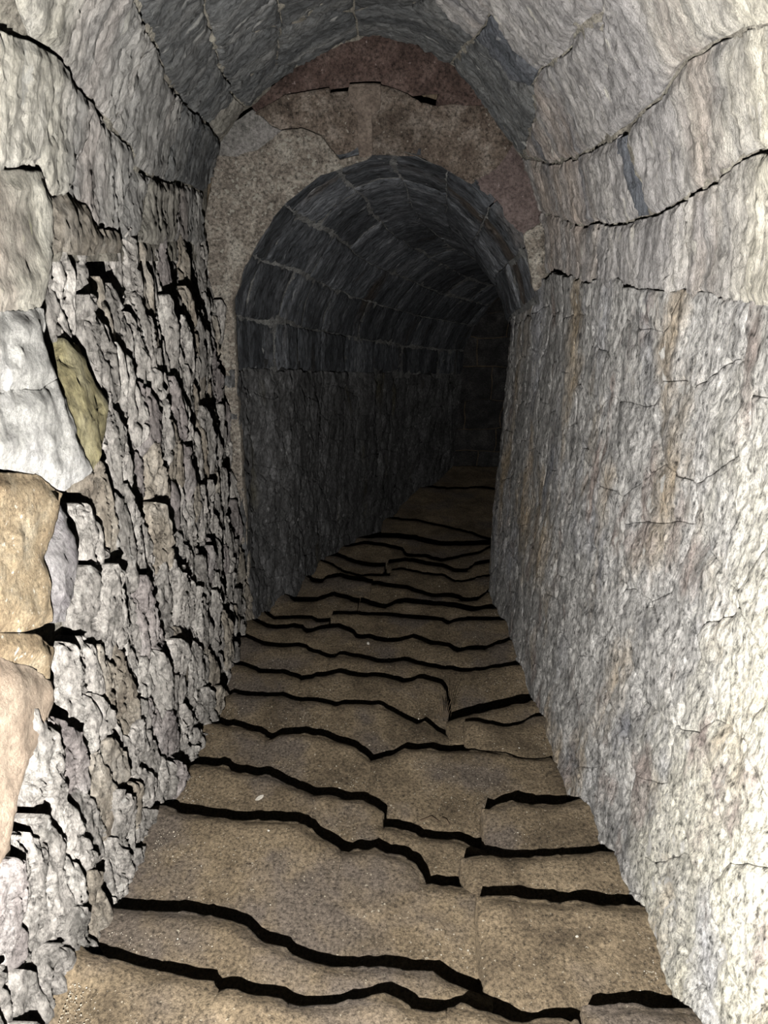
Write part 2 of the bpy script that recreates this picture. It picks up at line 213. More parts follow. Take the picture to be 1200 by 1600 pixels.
# ------------------------------------------------------------------ materials
def rock(name, cols, mid=6., fine=70., contrast=.5, speck=None, bump=.6, rough=.85, spread=.25, patch=None, stretch=(1, 1, 1), grain=None, crust=None):
    """stone: colour patches by position in the rock, grain, pale or dark flecks, fine relief"""
    m = bpy.data.materials.new(name); m.use_nodes = True; nt = m.node_tree; N = nt.nodes; L = nt.links
    b = N['Principled BSDF']; b.inputs['Roughness'].default_value = rough
    b.inputs['Specular IOR Level'].default_value = .25
    geo = N.new('ShaderNodeNewGeometry'); mp = N.new('ShaderNodeMapping'); co = geo.outputs['Position']
    if grain:     # the stone's own bedding: coordinates laid along each piece
        at = N.new('ShaderNodeAttribute'); at.attribute_name = 'grain'; co = at.outputs['Vector']; stretch = (1, grain, 1)
    L.new(co, mp.inputs['Vector']); mp.inputs['Scale'].default_value = stretch
    def nz(scale, detail=6, rough=.6, dist=0.):
        n = N.new('ShaderNodeTexNoise'); L.new(mp.outputs[0], n.inputs['Vector'])
        n.inputs['Scale'].default_value = scale; n.inputs['Detail'].default_value = detail
        n.inputs['Roughness'].default_value = rough; n.inputs['Distortion'].default_value = dist; return n
    def ramp(src, stops):
        r = N.new('ShaderNodeValToRGB'); L.new(src, r.inputs[0]); e = r.color_ramp.elements
        while len(e) < len(stops): e.new(.5)
        for k, (p, c) in enumerate(stops): e[k].position = p; e[k].color = tuple(c)+(1,) if len(c) == 3 else c
        return r
    def mix(kind, fac, a, c):
        x = N.new('ShaderNodeMix'); x.data_type = 'RGBA'; x.blend_type = kind; x.clamp_result = False
        if isinstance(fac, float): x.inputs[0].default_value = fac
        else: L.new(fac, x.inputs[0])
        for i, v in ((6, a), (7, c)):
            if isinstance(v, tuple): x.inputs[i].default_value = v if len(v) == 4 else v+(1,)
            else: L.new(v, x.inputs[i])
        return x.outputs[2]
    n1 = nz(mid, 5, .62, .3)
    k = len(cols)
    base = ramp(n1.outputs[0], [(.3+.4*i/max(1, k-1), c) for i, c in enumerate(cols)]).outputs[0]
    if crust:     # lime crust, thick by the mouth of the passage and thinning out inside
        cc, y0, y1 = crust; sx = N.new('ShaderNodeSeparateXYZ'); L.new(geo.outputs['Position'], sx.inputs[0])
        mr = N.new('ShaderNodeMapRange'); L.new(sx.outputs[1], mr.inputs[0])
        for i_, v_ in ((1, y0), (2, y1), (3, .75), (4, -.25)): mr.inputs[i_].default_value = v_
        n5 = nz(5, 6, .65, .3); ad = N.new('ShaderNodeMath'); ad.operation = 'ADD'; L.new(mr.outputs[0], ad.inputs[0]); L.new(n5.outputs[0], ad.inputs[1])
        base = mix('MIX', ramp(ad.outputs[0], [(.45, (0, 0, 0)), (.95, (.9, .9, .9))]).outputs[0], base, cc)
    if patch:
        for (pc, sc, lo, hi) in patch:
            n3 = nz(sc, 4, .55, .2); base = mix('MIX', ramp(n3.outputs[0], [(lo, (0, 0, 0)), (hi, (1, 1, 1))]).outputs[0], base, pc)
    contrast = min(.92, contrast*1.3)
    n2 = nz(fine, 8, .72)
    g = ramp(n2.outputs[0], [(.34, (1-contrast,)*3), (.5, (1, 1, 1)), (.66, (1+contrast*.8,)*3)])
    base = mix('MULTIPLY', 1., base, g.outputs[0])
    if speck:
        sc_, thr, c = speck
        n4 = nz(sc_, 3, .5); base = mix('MIX', ramp(n4.outputs[0], [(thr, (0, 0, 0)), (thr+.05, (1, 1, 1))]).outputs[0], base, c)
    oi = N.new('ShaderNodeObjectInfo')
    rr = ramp(oi.outputs['Random'], [(0, (1-spread,)*3), (1, (1+spread,)*3)])
    base = mix('MULTIPLY', 1., base, rr.outputs[0])
    L.new(base, b.inputs['Base Color'])
    nb = nz(28, 10, .72); bp = N.new('ShaderNodeBump'); bp.inputs['Strength'].default_value = min(1., bump); bp.inputs['Distance'].default_value = .05*bump
    L.new(nb.outputs[0], bp.inputs['Height'])
    nb2 = nz(170, 6, .7); bp2 = N.new('ShaderNodeBump'); bp2.inputs['Strength'].default_value = min(1., bump); bp2.inputs['Distance'].default_value = .012*bump
    L.new(nb2.outputs[0], bp2.inputs['Height']); L.new(bp.outputs[0], bp2.inputs['Normal'])
    L.new(bp2.outputs[0], b.inputs['Normal'])
    return m
M = {}
M['rubble'] = rock('rubble_stone', [(.23,.22,.2), (.5,.47,.435), (.7,.67,.62)], 9, 80, .55, (40, .66, (.68,.66,.62)), 1., spread=.25, grain=.4)
M['rubble_warm'] = rock('rubble_stone_warm', [(.25,.21,.165), (.45,.40,.33), (.58,.54,.48)], 7, 80, .5, (40, .68, (.66,.62,.54)), 1., spread=.25, grain=.4)
M['rubble_purple'] = rock('rubble_stone_mauve', [(.22,.195,.19), (.41,.37,.355), (.55,.52,.5)], 7, 80, .5, (40, .67, (.66,.62,.6)), 1., spread=.25, grain=.4)
M['olive'] = rock('olive_stone', [(.2,.17,.09), (.36,.32,.18), (.42,.39,.27)], 8, 80, .5, None, 1., spread=.1, grain=.3)
M['cream'] = rock('cream_stone', [(.4,.37,.32), (.66,.63,.54), (.8,.78,.69)], 7, 70, .45, (24, .66, (.66,.64,.46)), .8, spread=.08, patch=[((.5,.44,.38), 4, .5, .66)], grain=.4)
M['pale'] = rock('pale_stone', [(.56,.55,.53), (.74,.73,.69), (.82,.81,.79)], 6, 70, .3, None, .8, spread=.06)
M['sandy'] = rock('sandy_stone', [(.28,.205,.125), (.42,.33,.215), (.54,.47,.35)], 7, 110, .4, (60, .66, (.75,.7,.6)), .7, spread=.06)
M['peach'] = rock('peach_stone', [(.26,.2,.15), (.35,.28,.215), (.42,.355,.28)], 5, 60, .25, None, .6, spread=.05)
M['slab'] = rock('grey_slab_stone', [(.26,.24,.25), (.42,.4,.4), (.5,.48,.48)], 8, 70, .4, None, .8, spread=.1, stretch=(1, 2.4, 1))
V = (1., 1., 1.)
M['grey'] = rock('grey_vault_stone', [(.22,.22,.215), (.43,.42,.4), (.6,.58,.54)], 6, 70, .5, (34, .66, (.5,.49,.45)), 1., spread=.15, patch=[((.48,.43,.4), 3, .52, .68)], grain=.22, crust=((.78,.735,.6), .85, 2.0))
M['lilac'] = rock('lilac_grey_vault_stone', [(.3,.29,.29), (.46,.44,.43), (.6,.57,.53)], 6, 70, .45, (34, .64, (.66,.63,.57)), 1., spread=.08, patch=[((.2,.2,.215), 3.5, .57, .68), ((.54,.46,.4), 3.3, .54, .68)], grain=.22, crust=((.78,.735,.6), .85, 2.0))
M['buff'] = rock('buff_vault_stone', [(.24,.22,.19), (.36,.34,.3), (.45,.43,.37)], 6, 70, .45, (34, .66, (.5,.48,.42)), 1., spread=.12, grain=.22)
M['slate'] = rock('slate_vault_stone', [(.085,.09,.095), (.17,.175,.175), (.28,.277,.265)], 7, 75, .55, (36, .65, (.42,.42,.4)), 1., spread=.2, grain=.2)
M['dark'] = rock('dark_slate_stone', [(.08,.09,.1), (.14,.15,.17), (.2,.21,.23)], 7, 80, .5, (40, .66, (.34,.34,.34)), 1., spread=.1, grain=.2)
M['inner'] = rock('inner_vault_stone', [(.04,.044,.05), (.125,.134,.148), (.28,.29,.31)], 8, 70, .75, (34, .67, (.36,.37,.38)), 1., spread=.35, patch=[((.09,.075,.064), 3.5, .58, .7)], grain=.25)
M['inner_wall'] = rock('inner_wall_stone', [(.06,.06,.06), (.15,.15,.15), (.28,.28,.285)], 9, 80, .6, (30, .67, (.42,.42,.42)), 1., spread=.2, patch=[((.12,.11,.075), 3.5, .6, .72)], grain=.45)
M['right'] = rock('right_wall_stone', [(.22,.215,.21), (.54,.525,.505), (.8,.78,.75)], 11, 85, .8, (30, .62, (.72,.7,.66)), 1., spread=.06, patch=[((.52,.42,.3), 3.2, .53, .68), ((.24,.245,.27), 4.5, .6, .73), ((.62,.62,.65), 2.5, .55, .7), ((.4,.34,.31), 6, .58, .68)], grain=.42, crust=((.8,.765,.64), .6, 1.75))
M['right_cream'] = rock('lime_crusted_stone', [(.34,.325,.29), (.68,.665,.61), (.84,.83,.77)], 9, 75, .6, (24, .6, (.76,.75,.6)), 1., spread=.06, patch=[((.5,.4,.26), 5, .57, .68)])
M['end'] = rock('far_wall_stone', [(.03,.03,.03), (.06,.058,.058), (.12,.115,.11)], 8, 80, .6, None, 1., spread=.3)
M['face'] = rock('arch_face_stone', [(.18,.155,.13), (.36,.315,.265), (.58,.54,.47)], 12, 80, .65, (55, .6, (.55,.52,.45)), 1., spread=.12)
M['grey2'] = rock('arch_face_grey_stone', [(.15,.145,.135), (.25,.24,.225), (.33,.31,.3)], 9, 80, .45, None, .8, spread=.08)
M['brown'] = rock('arch_face_brown_stone', [(.11,.082,.065), (.2,.16,.128), (.36,.31,.265)], 12, 80, .65, (60, .66, (.45,.4,.34)), 1., spread=.2)
M['wedge'] = rock('wedge_stone', [(.11,.086,.07), (.175,.14,.115), (.23,.19,.155)], 9, 80, .4, None, .6, spread=.05)
M['red'] = rock('red_sandstone', [(.055,.036,.03), (.1,.066,.056), (.165,.118,.102)], 12, 80, .65, (30, .69, (.4,.32,.3)), .8, spread=.1)
M['red2'] = rock('pink_sandstone', [(.12,.09,.083), (.19,.145,.135), (.28,.225,.21)], 9, 80, .45, (30, .69, (.5,.42,.4)), .8, spread=.05)
M['step'] = rock('worn_step_stone', [(.076,.058,.038), (.143,.11,.071), (.208,.162,.106)], 6, 110, .62, (90, .68, (.34,.3,.23)), .5, .9, spread=.05, patch=[((.108,.088,.07), 3, .5, .62)])
M['mortar'] = rock('lime_mortar', [(.22,.2,.17), (.42,.39,.33), (.6,.57,.48)], 12, 90, .5, None, 1., spread=0.)
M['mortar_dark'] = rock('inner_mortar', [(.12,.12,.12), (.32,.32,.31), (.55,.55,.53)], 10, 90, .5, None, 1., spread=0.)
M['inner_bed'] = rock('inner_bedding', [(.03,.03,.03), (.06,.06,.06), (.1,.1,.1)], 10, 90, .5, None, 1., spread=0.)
M['earth'] = rock('packed_earth', [(.12,.09,.06), (.18,.14,.095), (.24,.19,.13)], 8, 100, .5, None, 1., spread=0.)
M['grit'] = rock('grit', [(.2,.17,.12), (.36,.32,.25), (.62,.59,.52)], 40, 200, .3, None, .3, spread=0.)
M['chip'] = rock('white_chip', [(.4,.37,.31), (.52,.49,.43), (.6,.57,.52)], 30, 200, .2, None, .3, spread=.1)
M['twig'] = rock('dry_twig', [(.05,.035,.02), (.1,.07,.045), (.15,.11,.07)], 40, 200, .3, None, .4, spread=.1)
M['leaf'] = rock('dead_leaf', [(.06,.045,.03), (.1,.075,.05), (.14,.1,.07)], 40, 200, .3, None, .3, spread=.1)

# ------------------------------------------------------------------ mesh helpers
def link(name, verts, faces, mat, parent=None, smooth=True, grain=None):
    me = bpy.data.meshes.new(name); me.from_pydata([tuple(v) for v in verts], [], faces); me.validate()
    if grain is not None: me.attributes.new('grain', 'FLOAT_VECTOR', 'POINT').data.foreach_set('vector', np.ascontiguousarray(grain, dtype=np.float32).ravel())
    if mat is not None: me.materials.append(mat)
    if smooth: me.polygons.foreach_set('use_smooth', [True]*len(me.polygons))
    o = bpy.data.objects.new(name, me); COL.objects.link(o)
    # origin at the piece's middle
    c = np.mean(np.asarray(verts), axis=0) if len(verts) else np.zeros(3)
    me.transform(Matrix.Translation(-Vector(c))); o.location = c
    if parent is not None:
        o.parent = parent; o.matrix_parent_inverse = Matrix.Translation(-parent.location)
    return o
def tag(o, label, cat=None, group=None, kind=None):
    o['label'] = label
    if cat: o['category'] = cat
    if group: o['group'] = group
    if kind: o['kind'] = kind
    return o
def resample(P, step):
    P = np.asarray(P, float); out = []
    for a, b in zip(P, np.roll(P, -1, 0)):
        n = max(1, int(round(np.hypot(*(b-a))/step)))
        out += [a+(b-a)*t/n for t in range(n)]
    return np.array(out)
def inside(P, poly):
    x, y = P[:, 0], P[:, 1]; r = np.zeros(len(P), bool)
    for (x1, y1), (x2, y2) in zip(poly, np.roll(poly, -1, 0)):
        if y1 == y2: continue
        r ^= ((y1 > y) != (y2 > y)) & (x < (x2-x1)*(y-y1)/(y2-y1)+x1)
    return r
def edge_dist(P, poly):
    d = np.full(len(P), 1e9)
    for a, b in zip(poly, np.roll(poly, -1, 0)):
        ab = b-a; t = np.clip(((P-a)@ab)/max(1e-12, ab@ab), 0, 1)
        d = np.minimum(d, np.hypot(*(P-a-t[:, None]*ab).T))
    return d
def area(p):
    x, y = p[:, 0], p[:, 1]; return .5*np.sum(x*np.roll(y, -1)-np.roll(x, -1)*y)
def inset(p, g):
    """move a counter-clockwise outline inwards by g"""
    t = np.roll(p, -1, 0)-np.roll(p, 1, 0); t /= np.maximum(1e-9, np.hypot(*t.T))[:, None]
    return p+np.c_[-t[:, 1], t[:, 0]]*g
def warp(p, amp, scale, seed=5):
    return p+amp*np.c_[fbm(p, scale, 3, seed), fbm(p, scale, 3, seed+50)]

def piece(name, poly, S, height, mat, parent, res=.03, gap=.006, wob=.006, wob_scale=14, back=.07, seed=0):
    """one stone: outline POLY in surface coordinates, S(a, b, h) -> xyz, height(p, d) -> relief over the outline"""
    p = np.asarray(poly, float)
    if area(p) < 0: p = p[::-1]
    p = resample(p, res*.7); p = warp(p, wob, wob_scale); p = inset(p, gap*.5)
    keep = [0]
    for i in range(1, len(p)):
        if np.hypot(*(p[i]-p[keep[-1]])) > res*.25: keep.append(i)
    p = p[keep]
    if len(p) < 4: return None
    lo, hi = p.min(0), p.max(0)
    gx, gy = np.meshgrid(np.arange(lo[0], hi[0]+res, res), np.arange(lo[1], hi[1]+res, res*.87))
    gx = gx+(np.arange(gx.shape[0]) % 2)[:, None]*res*.5
    g = np.c_[gx.ravel(), gy.ravel()]; rs = np.random.RandomState(seed+11); g = g+rs.uniform(-.22, .22, g.shape)*res
    g = g[inside(g, p)] if len(g) else g
    if len(g): g = g[edge_dist(g, p) > res*.45]
    ring = inset(p, min(res*.3, .006))
    rd = inside(ring, p) & (edge_dist(ring, p) > min(res*.2, .004))
    allp = np.vstack([p, ring[rd], g])
    n = len(p)
    r = delaunay_2d_cdt([Vector(v) for v in allp], [(i, (i+1) % n) for i in range(n)], [], 1, 1e-6)
    q = np.array([tuple(v) for v in r[0]]); F = [tuple(f) for f in r[2]]
    if not F: return None
    d = edge_dist(q, p)
    h = height(q, d)
    top = S(q[:, 0], q[:, 1], h)
    cnt = {}
    for f in F:
        for a, b in zip(f, f[1:]+f[:1]):
            cnt[(a, b)] = cnt.get((a, b), 0)+1
    be = [(a, b) for (a, b) in cnt if (b, a) not in cnt]
    bv = sorted({a for e in be for a in e}); ix = {v: len(q)+i for i, v in enumerate(bv)}
    low = S(q[bv, 0], q[bv, 1], np.minimum(h[bv]-.01, -back))
    V_ = np.vstack([top, low])
    F2 = F+[(b, a, ix[a], ix[b]) for a, b in be]
    # faces look away from the rock
    f = F[len(F)//2]; nrm = np.cross(top[f[1]]-top[f[0]], top[f[2]]-top[f[0]])
    c = q[list(f)].mean(0); up = S(c[:1], c[1:], np.array([.01]))[0]-S(c[:1], c[1:], np.array([0.]))[0]
    if nrm@up < 0: F2 = [x[::-1] for x in F2]
    g2 = np.vstack([q, q[bv]]); gr = np.c_[g2, np.r_[h, np.full(len(bv), -back)]]
    return link(name, V_, F2, mat, parent, grain=gr)

def sheet(name, S, ar, br, na, nb, hfun, mat, parent=None):
    """the bedding behind the stones: a rough continuous surface"""
    A, B = np.meshgrid(np.linspace(*ar, na), np.linspace(*br, nb), indexing='ij')
    q = np.c_[A.ravel(), B.ravel()]; P = S(q[:, 0], q[:, 1], hfun(q))
    F = [(i*nb+j, i*nb+j+1, (i+1)*nb+j+1, (i+1)*nb+j) for i in range(na-1) for j in range(nb-1)]
    return link(name, P, F, mat, parent)

def rounded(p, k=1):
    for _ in range(k):
        n = np.roll(p, -1, 0); p = np.stack([p*.74+n*.26, p*.26+n*.74], 1).reshape(-1, 2)
    return p
def clip(poly, nx, ny, c):
    """keep the side nx*x+ny*y <= c"""
    out = []; n = len(poly)
    for i in range(n):
        a, b = poly[i], poly[(i+1) % n]; da = nx*a[0]+ny*a[1]-c; db = nx*b[0]+ny*b[1]-c
        if da <= 0: out.append(a)
        if (da < 0 < db) or (db < 0 < da):
            t = da/(da-db); out.append((a[0]+(b[0]-a[0])*t, a[1]+(b[1]-a[1])*t))
    return out
def cells(seeds, live, region, ax=1., ay=1.):
    """the ground nearer to each live seed than to any other, with lengths scaled by ax, ay"""
    s = np.asarray(seeds)*np.array([ax, ay]); out = []
    for i in range(len(s)):
        if not live[i]: continue
        d = np.hypot(*(s-s[i]).T); near = np.argsort(d)[1:26]
        poly = [(x*ax, y*ay) for x, y in region]
        for j in near:
            nx, ny = s[j]-s[i]; m = (s[j]+s[i])*.5
            poly = clip(poly, nx, ny, nx*m[0]+ny*m[1])
            if len(poly) < 3: break
        if len(poly) >= 3: out.append((i, np.array(poly)/np.array([ax, ay])))
    return out
def scatter(region_fn, box, da, db, jit=.32, seed=1):
    """course-like seeds: rows of height db, stones of length da"""
    rs = np.random.RandomState(seed); out = []; b = box[2]; k = 0
    while b < box[3]:
        a = box[0]+rs.uniform(0, 1)*da
        while a < box[1]:
            w, hgt = region_fn(a, b) if region_fn else (da, db)
            out.append((a+rs.uniform(-jit, jit)*w, b+rs.uniform(-jit, jit)*hgt)); a += w*rs.uniform(.75, 1.3)
        b += (region_fn(box[0], b)[1] if region_fn else db); k += 1
    return np.array(out)

S1 = lambda a, b, h: surface(1, a, b, h)
S2 = lambda a, b, h: surface(2, a, b, h)

# ================================================================== structure
# ---- near left wall: rough rubble with big blocks at the mouth
def bed_left(q): return -.06+.012*fbm(np.c_[q, q[:, :1]*0], 9, 3, 3)
wall_left = tag(sheet('wall_left', S1, (-.5, 3.36), (-2.75, .03), 130, 90, bed_left, M['mortar']),
    'near left wall of rough rubble stones with deep dark gaps', kind='structure')
rs = np.random.RandomState(3)
big = [np.array(p) for _, p in BIG_LEFT]
slabs = []; y = .45
while y < 3.36:
    w = rs.uniform(.07, .10) if y > 1.35 else rs.uniform(.07, .11)
    q = -1.99-(SLOPE-SLOPE_V)*(y-YF)-.12-rs.uniform(0, .12)     # from below the stairs' line upwards
    while q < -.02:
        h = rs.uniform(.16, .30) if y > 1.3 else rs.uniform(.22, .36)
        if q+h > -.06: h = .055-q
        c = np.array([[y+w*.5+rs.uniform(-.015, .015), q+h*.5]])
        if h > .05 and not any(inside(c, b)[0] or edge_dist(c, b)[0] < .025 for b in big):
            slabs.append((c[0], w*rs.uniform(1.1, 1.45), h*1.22, q+h > -.05))
        q += h
    y += w
for i, (c, w, h, last) in enumerate(slabs):
    r = np.random.RandomState(i)
    u = lambda a, b: r.uniform(a, b)
    px = u(-.3, .15)
    out = [(-.42, -.5), (.42, -.5), (.5, -.3), (.5, u(-.1, .2)), (px+u(.25, .4), .34), (px+.12, .5), (px-.1, .49), (-.47, u(.15, .33)), (-.5, -.3)]
    if last: out = [(-.45, -.5), (.45, -.5), (.5, 0), (.48, .42), (.2, .5), (-.3, .5), (-.5, .38), (-.5, 0)]
    poly = rounded(np.array([(c[0]+a*w, c[1]+b*h) for a, b in out]), 1)
    h0 = u(-.025, .017); ta = u(.1, .45); tb = u(.03, .16)
    if last: h0 = u(-.03, -.006); tb = u(-.03, .03)
    def hf(q, d, h0=h0, ta=ta, tb=tb, c=c):
        P3 = S1(q[:, 0], q[:, 1], 0)
        G = P3*np.array([1, 1, .2])
        return (h0+np.clip(ta*(q[:, 0]-c[0]), -.03, .035)+np.clip(tb*(q[:, 1]-c[1]), -.035, .03)-.008*(1-sstep(d, 0, .016))
                +.012*fbm(P3*np.array([1, 1, .5]), 16, 4, 2)+.010*ridge(P3*np.array([1, 1, .3]), 40, 2, 9)
                -.016*sstep(1-np.abs(noise(G, 22, 91)), .86, 1)-.014*sstep(1-np.abs(noise(G, 46, 92)), .82, 1))
    mt = M['rubble_warm'] if r.rand() < (.3 if c[0] < 1.5 else .14) else (M['rubble_purple'] if r.rand() < .15 else M['rubble'])
    piece('stone', poly, S1, hf, mt, wall_left, res=.0095, gap=0., wob=.02, wob_scale=9, back=.08, seed=i)
for k, (mn, poly) in enumerate(BIG_LEFT):
    h0 = {'olive': .02, 'slab': .012}.get(mn, .012)
    def hf(q, d, h0=h0):
        P3 = S1(q[:, 0], q[:, 1], 0)
        return h0-(.012 if mn not in ('olive', 'slab') else .022)*(1-sstep(d, 0, .04))+.014*fbm(P3, 7, 3, 2)+.008*fbm(P3, 30, 3, 8)-(.012*sstep(1-np.abs(noise(P3*np.array([1, 1, .2]), 38, 93)), .8, 1) if mn in ('olive', 'slab', 'rubble_warm') else 0)
    o = piece('stone', poly, S1, hf, M[mn], wall_left, res=.016, gap=-.004, wob=.008, wob_scale=12, back=.09, seed=900+k)
    if mn in ('olive', 'slab', 'peach'): o['label'] = {'olive': 'olive brown leaf-shaped stone', 'slab': 'grey arrow-shaped stone with a pointed top', 'peach': 'large smooth peach block low at the wall mouth'}[mn]

# ---- right wall, near part running on into the bend, crusted with lime
def SR(a, b, h):
    """right wall: b is metres below the springing, which steps down to the inner vault's behind YF"""
    a = np.asarray(a, float); b = np.asarray(b, float)
    return surface(1, a, P1.qr+b+(SLOPE-SLOPE_V)*np.maximum(0, a-YF), h)
def relief_right(q):
    P3 = SR(q[:, 0], q[:, 1], 0*q[:, 0]); return .02*fbm(P3, 2.6, 3, 4)+.009*fbm(P3, 11, 3, 5)+.008*ridge(P3*np.array([1, 1, .4]), 26, 3, 6)+.006*fbm(P3*np.array([1, 1, .45]), 55, 2, 16)
wall_right = tag(sheet('wall_right', SR, (-.5, 7.8), (-.02, 2.7), 150, 60, lambda q: relief_right(q)-.014, M['mortar']),
    'right wall of tight pale stones crusted with lime, bending away', kind='structure')
seeds = scatter(None, (.3, 5.6, .0, 2.5), .27, .22, .34, 21)
seeds = [s for s in seeds if s[1] < 2.25+(SLOPE-SLOPE_V)*0*s[0]]
for i, poly in cells(seeds, [True]*len(seeds), [(.2, -.03), (5.7, -.03), (5.7, 2.5), (.2, 2.5)], .8, 1.):
    r = np.random.RandomState(i+500); c = poly.mean(0); h0 = r.uniform(-.0015, .0025)
    def hf(q, d, h0=h0): return h0-.004*(1-sstep(d, 0, .012))+relief_right(q)+.006
    near = c[0]+.35*fbm(c[None]*1.0, 2.2, 2, 40)[0]
    mt = M['right']
    piece('stone', poly, SR, hf, mt, wall_right, res=.0145 if c[0] < 2.6 else .03, gap=.0015, wob=.03, wob_scale=6, back=.05, seed=i)

# ---- near vault
def relief_vault(q):
    P3 = S1(q[:, 0], q[:, 1], 0*q[:, 0]); return .009*fbm(P3, 5, 3, 14)+.007*ridge(P3*np.array([1, 1, .6]), 24, 3, 15)+.004*fbm(P3, 55, 2, 17)+.009*ridge(q*np.array([1, .16]), 42, 2, 18)
ceiling = tag(sheet('ceiling', S1, (-.5, 3.36), (-.02, P1.qr+.02), 130, 110, lambda q: relief_vault(q)-.016+.012*fbm(q, 14, 3, 33), M['mortar']),
    'near barrel vault of long slate blocks with irregular joints', kind='structure')
for k, (mn, poly) in enumerate(VAULT):
    r = np.random.RandomState(k+70); h0 = r.uniform(-.006, .007); ta = r.uniform(-.01, .02)
    def hf(q, d, h0=h0, ta=ta):
        return h0-.010*(1-sstep(d, 0, .022))+relief_vault(q)
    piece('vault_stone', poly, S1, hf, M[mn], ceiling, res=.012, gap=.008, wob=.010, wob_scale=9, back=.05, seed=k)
# courses of the near vault over and behind the photographer
for k, (y0, y1) in enumerate([(-.45, .4), (.4, 1.2)]):
    for j in range(6):
        q0, q1 = P1.qr*j/6, P1.qr*(j+1)/6
        piece('vault_stone', [(y0, q0), (y1, q0), (y1, q1), (y0, q1)], S1, lambda q, d: -.010*(1-sstep(d, 0, .022))+relief_vault(q)-.004, M['cream' if j in (0, 5) else 'grey'], ceiling, res=.05, gap=.008, wob=.012, wob_scale=7, back=.04, seed=k*10+j)

# ---- the cross wall over the lower, inner arch
def SF(a, b, h): return np.stack([a, YF-.0-h+0*a, b+0*a], -1)
def face_outline():
    a = P1.c[(P1.q > -3) & (P1.q < P1.qr+3)]; b = P2.c
    return a, b
def bed_face():
    t = np.linspace(0, 1, 90); A = np.array([np.interp(t, (P1.q-P1.q0)/(P1.q1-P1.q0), P1.c[:, i]) for i in (0, 1)]).T
    B = np.array([np.interp(t, (P2.q-P2.q0)/(P2.q1-P2.q0), P2.c[:, i]) for i in (0, 1)]).T
    c = np.array([-.12, .4]); A = A+(A-c)/np.linalg.norm(A-c, axis=1)[:, None]*.12
    B = B+(B-c)/np.linalg.norm(B-c, axis=1)[:, None]*.035
    nr = 8; V_ = []; F = []
    for i in range(90):
        for j in range(nr):
            p = A[i]+(B[i]-A[i])*j/(nr-1); V_.append((p[0], YF+.11, p[1]))
        V_.append((B[i][0], YF+.3, B[i][1]))
    w = nr+1
    for i in range(89):
        for j in range(w-1): F.append((i*w+j, i*w+j+1, (i+1)*w+j+1, (i+1)*w+j))
    return V_, F
V_, F_ = bed_face()
wall_arch = tag(link('wall_front', V_, F_, M['earth']), 'brown and reddish stone cross wall above the lower inner archway', kind='structure')
for k, (mn, poly) in enumerate(FACE):
    r = np.random.RandomState(k+30); h0 = {'wedge': .026, 'red': -.012}.get(mn, r.uniform(-.012, .006))
    if k in (1, 2): h0 = .012
    if k == 4: h0 = -.022
    def hf(q, d, h0=h0):
        return h0-.010*(1-sstep(d, 0, .025))+.022*fbm(q, 8, 4, 61)+.010*ridge(q, 20, 3, 62)
    o = piece('stone', poly, SF, hf, M[mn], wall_arch, res=.022, gap=-.015, wob=.006, wob_scale=14, back=.07, seed=k)
    if k in (0, 3): o['label'] = {0: 'dark red sandstone slab under the vault crown', 3: 'wedge-shaped stone hanging over the inner arch'}[k]

# ---- inner vault
def relief_in(q):
    P3 = S2(q[:, 0], q[:, 1], 0*q[:, 0]); return .010*fbm(P3, 4.5, 3, 24)+.004*ridge(P3, 22, 3, 25)+.006*ridge(q*np.array([1, .25]), 30, 2, 26)
ceiling_inner = tag(sheet('ceiling_inner', S2, (YF+.02, 7.8), (-.3, P2.qr+.02), 120, 80, lambda q: relief_in(q)-.011+.006*fbm(q, 12, 3, 34), M['mortar_dark']),
    'dark inner barrel vault with pale mortar joints, bending right', kind='structure')
courses = [-.26, 0., .28, .54, .80, 1.04, 1.28, 1.5, 1.72, P2.qr]
rs = np.random.RandomState(77)
for j in range(len(courses)-1):
    y = YF; first = True
    while y < 7.75:
        w = rs.uniform(.28, .62)*(1+.12*(y-YF)); y1 = min(7.78, y+w*(rs.uniform(.4, 1) if first else 1)); first = False
        if 7.78-y1 < .15: y1 = 7.78
        q0, q1 = courses[j], courses[j+1]; sk = .06*rs.uniform(-1, 1)
        h0 = rs.uniform(-.007, .008)
        def hf(q, d, h0=h0): return h0-.009*(1-sstep(d, 0, .02))+relief_in(q)
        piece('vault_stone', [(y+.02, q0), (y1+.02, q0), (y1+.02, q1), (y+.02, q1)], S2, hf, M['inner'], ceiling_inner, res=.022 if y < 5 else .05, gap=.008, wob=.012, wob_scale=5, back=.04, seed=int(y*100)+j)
        y = y1

